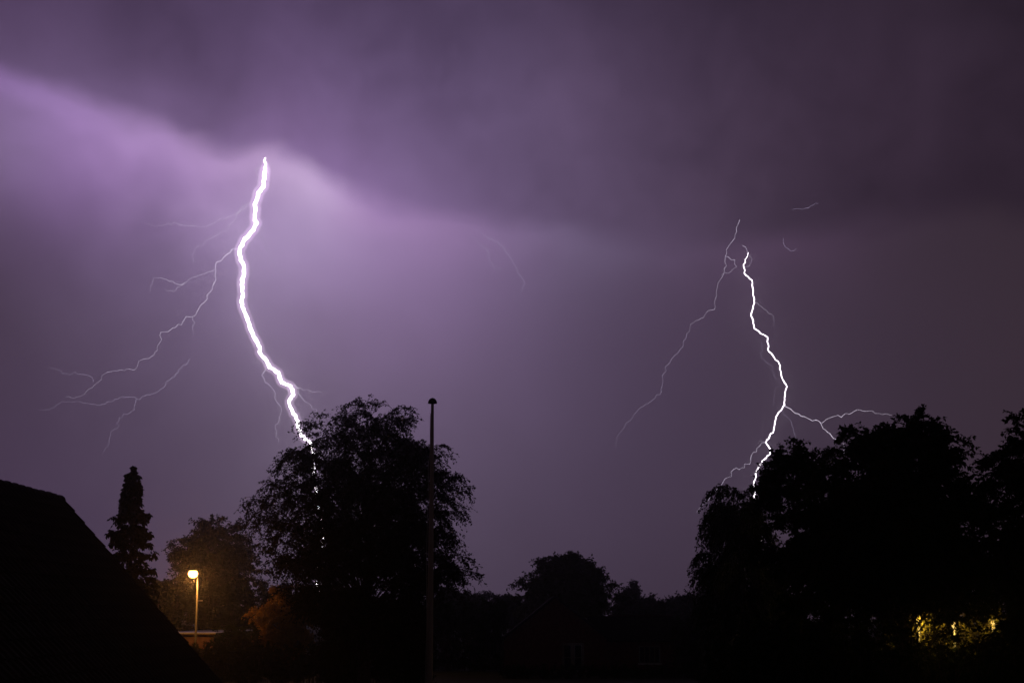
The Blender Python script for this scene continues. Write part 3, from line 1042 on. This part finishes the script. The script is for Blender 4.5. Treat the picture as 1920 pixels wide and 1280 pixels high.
# garden lantern hidden behind the right-hand trees, plus two added to spread its light
for gx_, gy_, gD, watt, lab in ((1722, 1160, 46.8, 95.0, 'brightest of the yellow garden lanterns hidden in the shrub behind the ash trees'),
                                (1788, 1170, 46.6, 34.0, 'dimmer yellow garden lantern added low in the same shrub to spread the light'),
                                (1862, 1170, 46.9, 26.0, 'dimmest yellow garden lantern added to carry the light to the right end of the shrub')):
    gl = at(gx_, gy_, gD)
    lan = thing('garden_lantern', lab, 'lantern', (gl.x, gl.y, 0), 'garden lanterns behind the ash trees')
    MB().tube([(0, 0, -.1), (0, 0, gl.z - .2)], [.045, .035], 10).build('post', M['grey'], lan, True)
    MB().lathe([(.04, -.2), (.06, -.12), (.065, .08), (.05, .12)], 12, (0, 0, gl.z)).build('lantern_glass', M['lantern'], lan)
    MB().lathe([(.10, .123), (.09, .16), (.03, .22), (.012, .25)], 12, (0, 0, gl.z)).build('lantern_cap', M['grey'], lan)
    ld2 = bpy.data.lights.new('lantern_light', 'POINT')
    ld2.color = (1.0, .62, .12)
    ld2.energy = watt
    ld2.shadow_soft_size = .16
    lo2 = bpy.data.objects.new('lantern_light', ld2)
    lo2.parent = lan
    lo2.location = (0, -.16, gl.z - .03)
    COL.objects.link(lo2)

# ------------------------------------------------------------------ flagpole
FD = 28.0
ft = at(811, 745, FD)
fp = thing('flagpole', 'bare tapered flagpole with a mushroom-shaped knob and no flag', 'flagpole', (ft.x, FD, 0))
zt = ft.z - .12
prf = [(0.0, .066), (.25, .064), (.5, .058), (.75, .046), (.9, .036), (1.0, .028)]
MB().tube([(0, 0, -.1 + (zt + .1) * t) for t, _ in prf], [r_ for _, r_ in prf], 20).build('pole', M['pole'], fp, True)
MB().lathe([(.03, -.006), (.088, .0), (.092, .012), (.088, .035), (.07, .075), (.042, .10), (.012, .112)], 24, (0, 0, zt)).build('knob', M['knob'], fp, True)
rp = [(-.073 + .01 * math.sin(i * .9), -.02, .95 + (zt - 1.15) * i / 20) for i in range(21)]
MB().tube([(p[0] + (.045 if i > 17 else .0) , p[1], p[2]) for i, p in enumerate(rp)], .006, 5).build('halyard', M['rope'], fp)
MB().box(-.085, -.06, -.03, .03, .9, 1.0).build('cleat', M['steel'], fp)

#BOLTS
# ------------------------------------------------------------------ lightning
def jagged(pts, rng, step=4.5, amp=.16):
    """fractal refinement of a pixel polyline, with wandering depth"""
    out = [pts[0]]
    for a, b in zip(pts[:-1], pts[1:]):
        L = math.hypot(b[0] - a[0], b[1] - a[1])
        n = max(1, int(L / step))
        nx_, ny_ = -(b[1] - a[1]) / max(L, 1e-6), (b[0] - a[0]) / max(L, 1e-6)
        for i in range(1, n + 1):
            t = i / n
            d = 0 if i == n else rng.gauss(0, amp * step)
            out.append((a[0] + (b[0] - a[0]) * t + nx_ * d, a[1] + (b[1] - a[1]) * t + ny_ * d))
    return out


def channel(pts, D0, w0, w1, rng, drift, d_start=0.0, step=4.5, amp=.16, sides=5, flick=.12, tip=False):
    """returns tube mesh; w in photograph pixels; drift = metres of wandering depth"""
    P = jagged(pts, rng, step, amp)
    d = d_start
    n = len(P)
    c, rad = [], []
    v = 0.0
    for i, p in enumerate(P):
        v = v * .85 + rng.gauss(0, drift)
        d += v
        t = i / max(n - 1, 1)
        D = D0 + d
        c.append(at(p[0], p[1], D))
        w_ = (w0 * (1 - t) + w1 * t) * (1 + rng.uniform(-flick, flick)) * (min(1.0, .35 + i * .13) if tip else 1.0)
        rad.append(.5 * w_ * D / FPX)
    return MB().tube(c, rad, sides)


rb = random.Random(4)
B1 = [(497.5, 296), (496, 301), (498, 308), (495.5, 336), (493.5, 350), (484, 361.5), (482, 373), (477.5, 383), (479.5, 392.5), (477.5, 408), (482, 418), (477, 426), (468, 439), (457, 451.5), (450.5, 463), (448.5, 474), (451, 488), (457, 498), (457, 516), (453, 533), (455.5, 550), (453, 561), (454, 575), (461, 592), (467, 606), (470, 617.5), (478, 634), (486.7, 650), (486, 660), (500, 676.7), (505, 688), (521.7, 698), (528, 716.7), (545, 723), (550, 740), (541.7, 751.7), (546.7, 766.7), (555, 783), (561.7, 806.7), (565, 816.7), (580, 828), (588, 850), (588, 877), (588, 899), (595, 922), (599, 960), (604, 990), (606, 1026), (595, 1062), (595, 1099), (597, 1150)]
D1 = 880.0
bt = thing('lightning_bolt', 'thick blinding white lightning bolt striking down behind the beech', 'lightning bolt', at(597, 1158, D1))
org1 = Vector(bt.location)


def rel(mb, org):
    mb.v = [(x - org.x, y - org.y, z - org.z) for x, y, z in mb.v]
    return mb


P1a = B1[:24]
P1b = B1[23:]
rel(channel(B1, D1, 7.0, 4.6, rb, .5, step=4, amp=.22, sides=7, flick=.18, tip=True), org1).build('main_channel', M['bolt'], bt)
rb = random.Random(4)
rel(channel(B1, D1, 25, 15, rb, .5, step=4, amp=.22, sides=10, flick=.0, tip=True), org1).build('added_halo', M['added_halo'], bt)  # wider emitting tube standing in for the halo of the bolt
BR1 = [
 ([(488, 313), (479.5, 319), (484, 330.6), (483.7, 346), (478, 358.7), (469.6, 363), (474, 368.6), (479.5, 370)], 1.5, 1.1, 'branch'),
 ([(474, 387), (461, 388), (450, 395), (433, 405), (416, 409), (402, 418), (385, 426), (368.5, 424), (348.7, 423), (332, 419), (316, 417), (304, 423), (291, 425), (278, 419), (267, 416)], 1.7, .5, 'branch'),
 ([(472, 381), (454, 387), (444, 401), (439, 413.6), (429, 423), (425, 434), (412, 436), (402, 443), (384, 453), (381, 460), (366, 465.6), (360, 478), (362, 492)], 1.7, .7, 'branch'),
 ([(447, 465.6), (434.5, 467), (424.7, 477), (416, 488), (406, 491), (403.6, 502), (405, 523), (398, 543), (388, 553), (383, 567), (374, 575), (361, 593.6)], 1.7, 1.1, 'fork'),
 ([(361, 593.6), (349, 593), (340, 609), (323.5, 614.7), (315, 621.7), (301, 623), (300, 641.7), (295, 656.7), (280, 671.7), (260, 676.7), (256, 690), (233, 695), (213, 695), (196.7, 700), (190, 711.7), (176.7, 721.7), (163, 731.7), (153, 741.7), (123, 745)], 1.6, .4, 'branch'),
 ([(403.6, 505), (388, 510.6), (374, 516), (360, 520), (348.7, 529), (337.5, 537), (325, 546.6), (309, 541.5)], 1.7, .7, 'branch'),
 ([(347, 529), (333, 533), (318, 527.5), (301, 520.5), (288, 520.5), (283, 535), (281, 547)], 1.5, .6, 'branch'),
 ([(392, 516), (377, 524.6), (360, 530), (348.7, 529)], 1.0, .8, 'branch_dim'),
 ([(361, 593.6), (365.6, 605), (361, 614.6), (361, 631.5)], 1.3, .5, 'branch'),
 ([(355, 673), (340, 690), (321.7, 708), (306.7, 726.7), (290, 736.7), (256.7, 748), (230, 742.7), (206.7, 753), (181.7, 759), (150, 752.7), (116.7, 751.7), (110, 757)], 1.7, .7, 'branch_dim'),
 ([(255, 748), (251.7, 768), (223, 783), (220, 803), (206.7, 810), (205, 830), (191.7, 850)], 1.3, .5, 'branch_dim'),
 ([(110, 757), (93, 769), (72, 769)], .9, .4, 'branch_dim'),
 ([(175, 715), (163, 703), (140, 696), (130, 702.7), (107, 693), (93, 687)], 1.4, .5, 'branch_dim'),
 ([(479.5, 426), (485, 439), (496, 451.5), (498, 465.6), (510, 491), (521.7, 503.6), (533, 509), (534, 524.7), (539, 537), (534, 550), (545.6, 569.7), (557, 599), (576.5, 613), (590.6, 634), (610, 629), (621.5, 630)], 1.5, .5, 'branch_dim'),
 ([(486.7, 666.7), (496.7, 683), (498, 693), (490.7, 703), (496.7, 716.7), (510, 726.7), (515, 746.7), (528, 768), (523, 788), (516, 796.7), (518, 813), (522, 828)], 2.0, 1.2, 'branch'),
 ([(548, 723), (563, 726.7), (580, 731.7), (603, 735)], 1.5, .5, 'branch'),
 ([(555, 725), (563, 741.7), (571.7, 752.7), (580, 756.7), (596.7, 776.7), (600, 790)], 1.3, .7, 'branch'),
 ([(473, 677), (482, 682), (490, 676)], 1.0, .5, 'branch_dim'),
 ([(480, 367), (487, 377), (493, 379)], 1.0, .6, 'branch'),
]
for pts_, w0, w1, mt in BR1:
    rel(channel(pts_, D1, w0 * .54, w1 * .4, rb, 1.0, step=5, amp=.34, sides=4, flick=.35), org1).build('branch', M[mt], bt)
rb = random.Random(5)
B2 = [(1403, 473), (1394, 496), (1395.5, 512), (1410, 525), (1412, 550), (1414.5, 568), (1409, 586.6), (1414.5, 616), (1439.5, 632), (1441.7, 659), (1459, 677), (1466.6, 709), (1475.7, 724.8), (1471, 745), (1471, 758.7), (1455, 781), (1450.8, 806), (1436, 829), (1445, 842.6), (1444, 851.6), (1423.6, 872), (1416.8, 888), (1413.6, 913), (1416, 935), (1420, 959), (1424, 1000), (1427, 1027), (1426, 1090), (1427, 1150)]
D2 = 1050.0
bt2 = thing('lightning_bolt', 'thinner forked lightning bolt coming down behind the weeping birch', 'lightning bolt', at(1427, 1158, D2))
org2 = Vector(bt2.location)
rel(channel(B2, D2, 1.7, 2.0, rb, .6, step=4.5, amp=.18, sides=6, flick=.18, tip=True), org2).build('main_channel', M['bolt2'], bt2)
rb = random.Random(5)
rel(channel(B2, D2, 5.5, 6.5, rb, .6, step=4.5, amp=.18, sides=8, flick=.0, tip=True), org2).build('added_halo', M['added_halo'], bt2)  # added emitting tube for the halo of the thinner bolt
BR2 = [
 ([(1387, 412), (1380.5, 428), (1378, 446), (1364.7, 464), (1360, 480), (1358, 509.5), (1346.5, 530), (1342, 559), (1339.8, 580), (1328.4, 582), (1319, 595.6), (1301, 604.7), (1287.6, 625)], 1.5, .8, 'branch'),
 ([(1287.6, 625), (1280.8, 650), (1251.4, 684), (1241.4, 704), (1240, 734), (1224, 749.7), (1201.6, 763), (1179, 790), (1156, 820), (1156, 838)], 1.6, .5, 'branch_dim'),
 ([(1360, 480), (1378, 487), (1381.4, 500.5), (1370, 509.5), (1360, 511), (1352, 516)], 1.3, .8, 'branch'),
 ([(1471, 761), (1491.5, 774.6), (1518.7, 786), (1539, 792.7), (1548, 806), (1559.5, 817.6), (1577.6, 826.7), (1582, 840), (1583, 858)], 2.3, 1.4, 'fork'),
 ([(1541.4, 792.7), (1555, 783.6), (1582, 777), (1611.6, 768), (1629.7, 770), (1648, 774.6), (1672, 778)], 1.4, .8, 'fork'),
 ([(1435, 829), (1419, 840), (1407.7, 858), (1396.4, 876.5), (1380.5, 876.5), (1364.7, 894.6), (1346.5, 915), (1333, 931), (1306, 960)], 1.8, .6, 'branch'),
 ([(1416.8, 566), (1432.6, 579.7), (1450.8, 593), (1450.8, 611.5)], 1.1, .6, 'branch'),
 ([(1392, 460), (1401, 470), (1410, 484.6), (1407.7, 493.7), (1396, 500)], 1.5, .9, 'branch'),
 ([(1466.6, 770), (1482.5, 788), (1488, 808.6), (1496, 831)], 1.1, .6, 'branch_dim'),
 ([(1427, 641), (1428, 672.6), (1446, 684), (1455, 709), (1462, 718), (1453, 736), (1448.5, 758.7), (1460, 768)], 1.1, .6, 'branch_dim'),
 ([(1435, 829), (1427, 827), (1423, 826)], 1.0, .5, 'branch'),
]
for pts_, w0, w1, mt in BR2:
    rel(channel(pts_, D2, w0 * .56, w1 * .4, rb, 1.0, step=5, amp=.34, sides=4, flick=.35), org2).build('branch', M[mt], bt2)
ST = [([(1486, 392.6), (1496, 391), (1505, 392.6), (1520, 386), (1534.6, 381.7)], 'faint level lightning streak in the cloud above the thinner bolt', 1.3),
      ([(1469, 446), (1473.4, 464), (1482.5, 471), (1494, 465)], 'small hook of faint lightning right of the thinner bolt', 1.5),
      ([(891, 430), (898, 433), (909, 442), (927, 452.4), (943, 461.6), (947.7, 471.7), (962, 492), (970, 510), (984, 528.6), (978, 547)], 'longer faint lightning streak in the middle of the sky', 1.7),
      ([(881.6, 439), (901, 460.5), (913, 466.6), (918, 477.8), (914, 481), (928, 504), (940.5, 504.6)], 'shorter faint lightning streak in the middle of the sky', 1.4)]
for i, (pts_, lab, w0) in enumerate(ST):
    mb = channel(pts_, 1000 + 25 * i, w0 * .7, w0 * .3, rb, 1.0, step=5, amp=.34, sides=4, flick=.35, tip=True)
    c0 = Vector(mb.v[0])
    so = rel(mb, c0).build('lightning_streak', M['streak'], None, loc=c0)
    so['label'] = lab
    so['category'] = 'lightning'
    so['group'] = 'faint lightning streaks in the cloud'

#HAZE
# ------------------------------------------------------------------ rain haze
HAZE = 0.00035
hm = bpy.data.materials.new('haze')
hm.use_nodes = True
ht = hm.node_tree
ht.nodes.clear()
pv = ht.nodes.new('ShaderNodeVolumePrincipled')
pv.inputs['Color'].default_value = (.93, .90, .95, 1)
pv.inputs['Density'].default_value = HAZE
pv.inputs['Anisotropy'].default_value = .93
hout = ht.nodes.new('ShaderNodeOutputMaterial')
ht.links.new(pv.outputs[0], hout.inputs['Volume'])
hz_o = MB().box(-1100, 1100, -260, 1250, -1.2, 345).build('haze', hm)
structure(hz_o, 'stuff')
